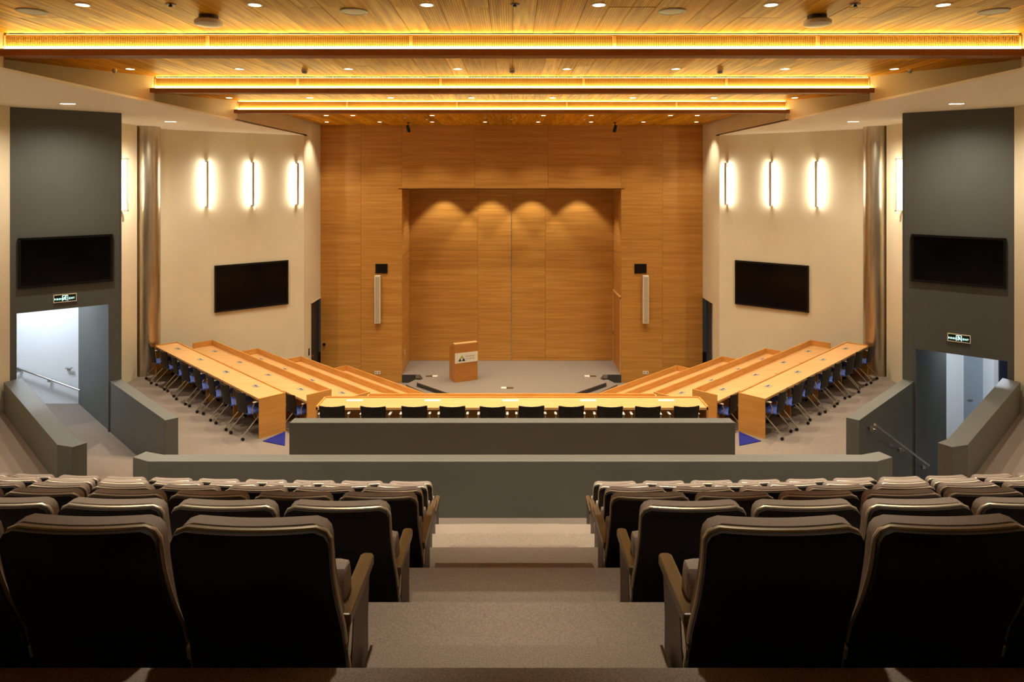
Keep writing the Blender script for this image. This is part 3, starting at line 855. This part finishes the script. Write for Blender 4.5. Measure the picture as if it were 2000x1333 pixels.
# ------------------------------------------------------------------ podium
pd = empty('lectern', (-1.76, 21.16, ZST), math.atan2(.32, .69))
tag(pd, 'cherry wood lectern with a white logo plate standing on the stage', 'lectern')
MB().box(0, 0, 0, .76, .02, 1.17).build('front_panel', M['podium'], pd)
for x in (0, .74):
    MB().add([(x, .02, 0), (x+.02, .02, 0), (x+.02, .50, 0), (x, .50, 0), (x, .02, 1.17), (x+.02, .02, 1.17), (x+.02, .50, 1.02), (x, .50, 1.02)],
             [(0, 3, 2, 1), (4, 5, 6, 7), (0, 1, 5, 4), (1, 2, 6, 5), (2, 3, 7, 6), (3, 0, 4, 7)]).build('side_panel', M['podium'], pd)
MB().add([(.0, .06, 1.15), (.76, .06, 1.15), (.76, .5, 1.03), (0, .5, 1.03), (.0, .06, 1.17), (.76, .06, 1.17), (.76, .5, 1.05), (0, .5, 1.05)],
         [(0, 3, 2, 1), (4, 5, 6, 7), (0, 1, 5, 4), (1, 2, 6, 5), (2, 3, 7, 6), (3, 0, 4, 7)]).build('sloped_top', M['podium'], pd)
MB().box(.0, 0, 1.17, .76, .16, 1.195).build('shelf', M['desk'], pd)
MB().box(.02, .1, .4, .74, .48, .42).build('inner_shelf', M['podium'], pd)
pl = MB().box(0.0, -.014, .59, .76, 0, .90).build('sign_plate', M['offwhite'], pd)
def tri(cx_, cz, h, m):
    MB().add([(cx_-h*.58, -.0165, cz), (cx_+h*.58, -.0165, cz), (cx_, -.0165, cz+h), (cx_-h*.58, -.0145, cz), (cx_+h*.58, -.0145, cz), (cx_, -.0145, cz+h)],
             [(0, 1, 2), (0, 3, 4, 1), (1, 4, 5, 2), (2, 5, 3, 0)]).build('logo', m, pl)
tri(.225, .735, .10, M['lime']); tri(.165, .645, .10, M['dkgreen']); tri(.285, .645, .10, M['navy'])
tx = MB()
for i in range(6): tx.box(.36+.05*i, -.016, .76, .36+.05*i+.026, -.0145, .80)
for i in range(7): tx.box(.36+.044*i, -.016, .69, .36+.044*i+.024, -.0145, .72)
tx.build('printed_lines', M['greytext'], pl)

# ------------------------------------------------------------------ floor boxes, sockets, speakers
fb = [(-2.45, 21.86, 1, 'at the left of the lectern'), (-.24, 20.62, -1, 'near the front of the stage centre'), (2.42, 21.86, -1, 'at the right of the stage')]
for x, y, sg, wh in fb:
    e = empty('floor_box', (x, y, ZST)); tag(e, 'open floor socket box with a white lid '+wh, 'floor box', 'stage floor boxes')
    MB().box(-.08, -.08, 0, .08, .08, .012).build('lid', M['offwhite'], e)
    MB().box(-sg*.09-(.20 if sg > 0 else 0), -.07, 0, -sg*.09+(0 if sg > 0 else .20), .07, .006).build('socket_tray', M['arm'], e)
for s in (-1, 1):
    x = s*4.33
    e = empty('wall_socket', (x, YS, EYE-6.22)); tag(e, 'double cream socket plate low on the stage wall, %s side' % SIDE[s], 'socket', 'stage wall sockets')
    MB().box(-.095, -.012, -.05, .095, 0, .05).build('plate', M['offwhite'], e)
    MB().box(-.06, -.014, -.015, -.03, -.012, .015).box(.03, -.014, -.015, .06, -.012, .015).build('sockets', M['black'], e)
    # line array column
    px0 = -265 if s < 0 else 254.5; px1 = -253.5 if s < 0 else 267
    cx_ = s*4.31
    e = empty('column_speaker', (cx_, YS, EYE-3.84)); tag(e, 'tall slim cream column loudspeaker on the stage wall, %s of the recess' % SIDE[s], 'speaker', 'column speakers')
    bevel(MB().box(-.095, -.16, -.77, .095, -.03, .77).build('cabinet', M['offwhite'], e), .01)
    for z0, z1 in ((-.73, .06), (.09, .73)):
        MB().box(-.065, -.168, z0, .065, -.16, z1).build('speaker_grille', M['tan_grille'], e)
    MB().box(-.03, -.03, -.3, .03, 0, .3).build('bracket', M['satin'], e)
    bx = tag(MB().box(-.195, -.03, -.155, .195, 0, .155).build('wall_box', M['tv_frame']), 'black rectangular box above the column loudspeaker, %s side' % SIDE[s], 'wall box', 'black wall boxes')
    bx.location = (s*4.18-.02, YS, EYE-2.86); bevel(bx, .006)
rsw = tag(MB().box(-RW, 22.55, EYE-5.78, -RW+.012, 22.66, EYE-5.62).build('wall_switch', M['offwhite']), 'small white switch plate inside the left of the stage recess', 'switch')
MB().box(-RW+.012, 22.58, EYE-5.73, -RW+.016, 22.63, EYE-5.67).build('rocker', M['lgrey'], rsw)

# doors in the stage side walls
d3 = struct(MB().box(-HW-.12, 20.97, 0, -HW-.07, YS-.0, EYE-3.80).build('door_3', M['dark_door']))
MB().tube([(-HW-.07, 21.12, 1.10), (-HW-.0, 21.12, 1.10), (-HW-.0, 21.28, 1.10)], .012).build('door_handle', M['chrome'], d3)
MB().box(-HW-.2, 20.95, 0, -HW+.012, 20.98, EYE-3.78).box(-HW-.2, 20.95, EYE-3.81, -HW+.012, YS, EYE-3.78).build('door_frame', M['offwhite'], d3)
d4 = struct(MB().box(HW+.12, 21.35, 0, HW+.17, YS, EYE-3.80).build('door_4', mat('blue_grey_door', srgb(58, 62, 70), .5)))
MB().box(HW, 20.95, 0, HW+.2, 20.98, EYE-3.80).box(HW, 20.98, EYE-3.83, HW+.2, YS, EYE-3.80).build('door_frame', M['dark_door'], d4)
MB().box(HW+.10, 20.98, 0, HW+.2, 21.35, EYE-3.83).build('painted_doorway_light', M['white'], d4)  # white slab paints in the bright light seen through the open doorway
cr_ = tag(MB().box(-HW, 20.72, 1.22, -HW+.02, 20.80, 1.42).build('card_reader', M['black']), 'small dark card reader beside the left stage door', 'card reader')
MB().box(-HW+.02, 20.74, 1.33, -HW+.023, 20.78, 1.39).build('indicator', M['lgrey'], cr_)

# blue carpet triangles
for s in (-1, 1):
    o = MB().prism(SX(s, [(-4.56, 12.50), (-4.31, 12.98), (-4.09, 12.29)]), F[0], F[0]+.012).build('carpet_triangle', M['blue_mat'])
    tag(o, 'blue triangular carpet inlay beside the near end of the %s outer desk' % SIDE[s], 'carpet inlay', 'blue carpet triangles')
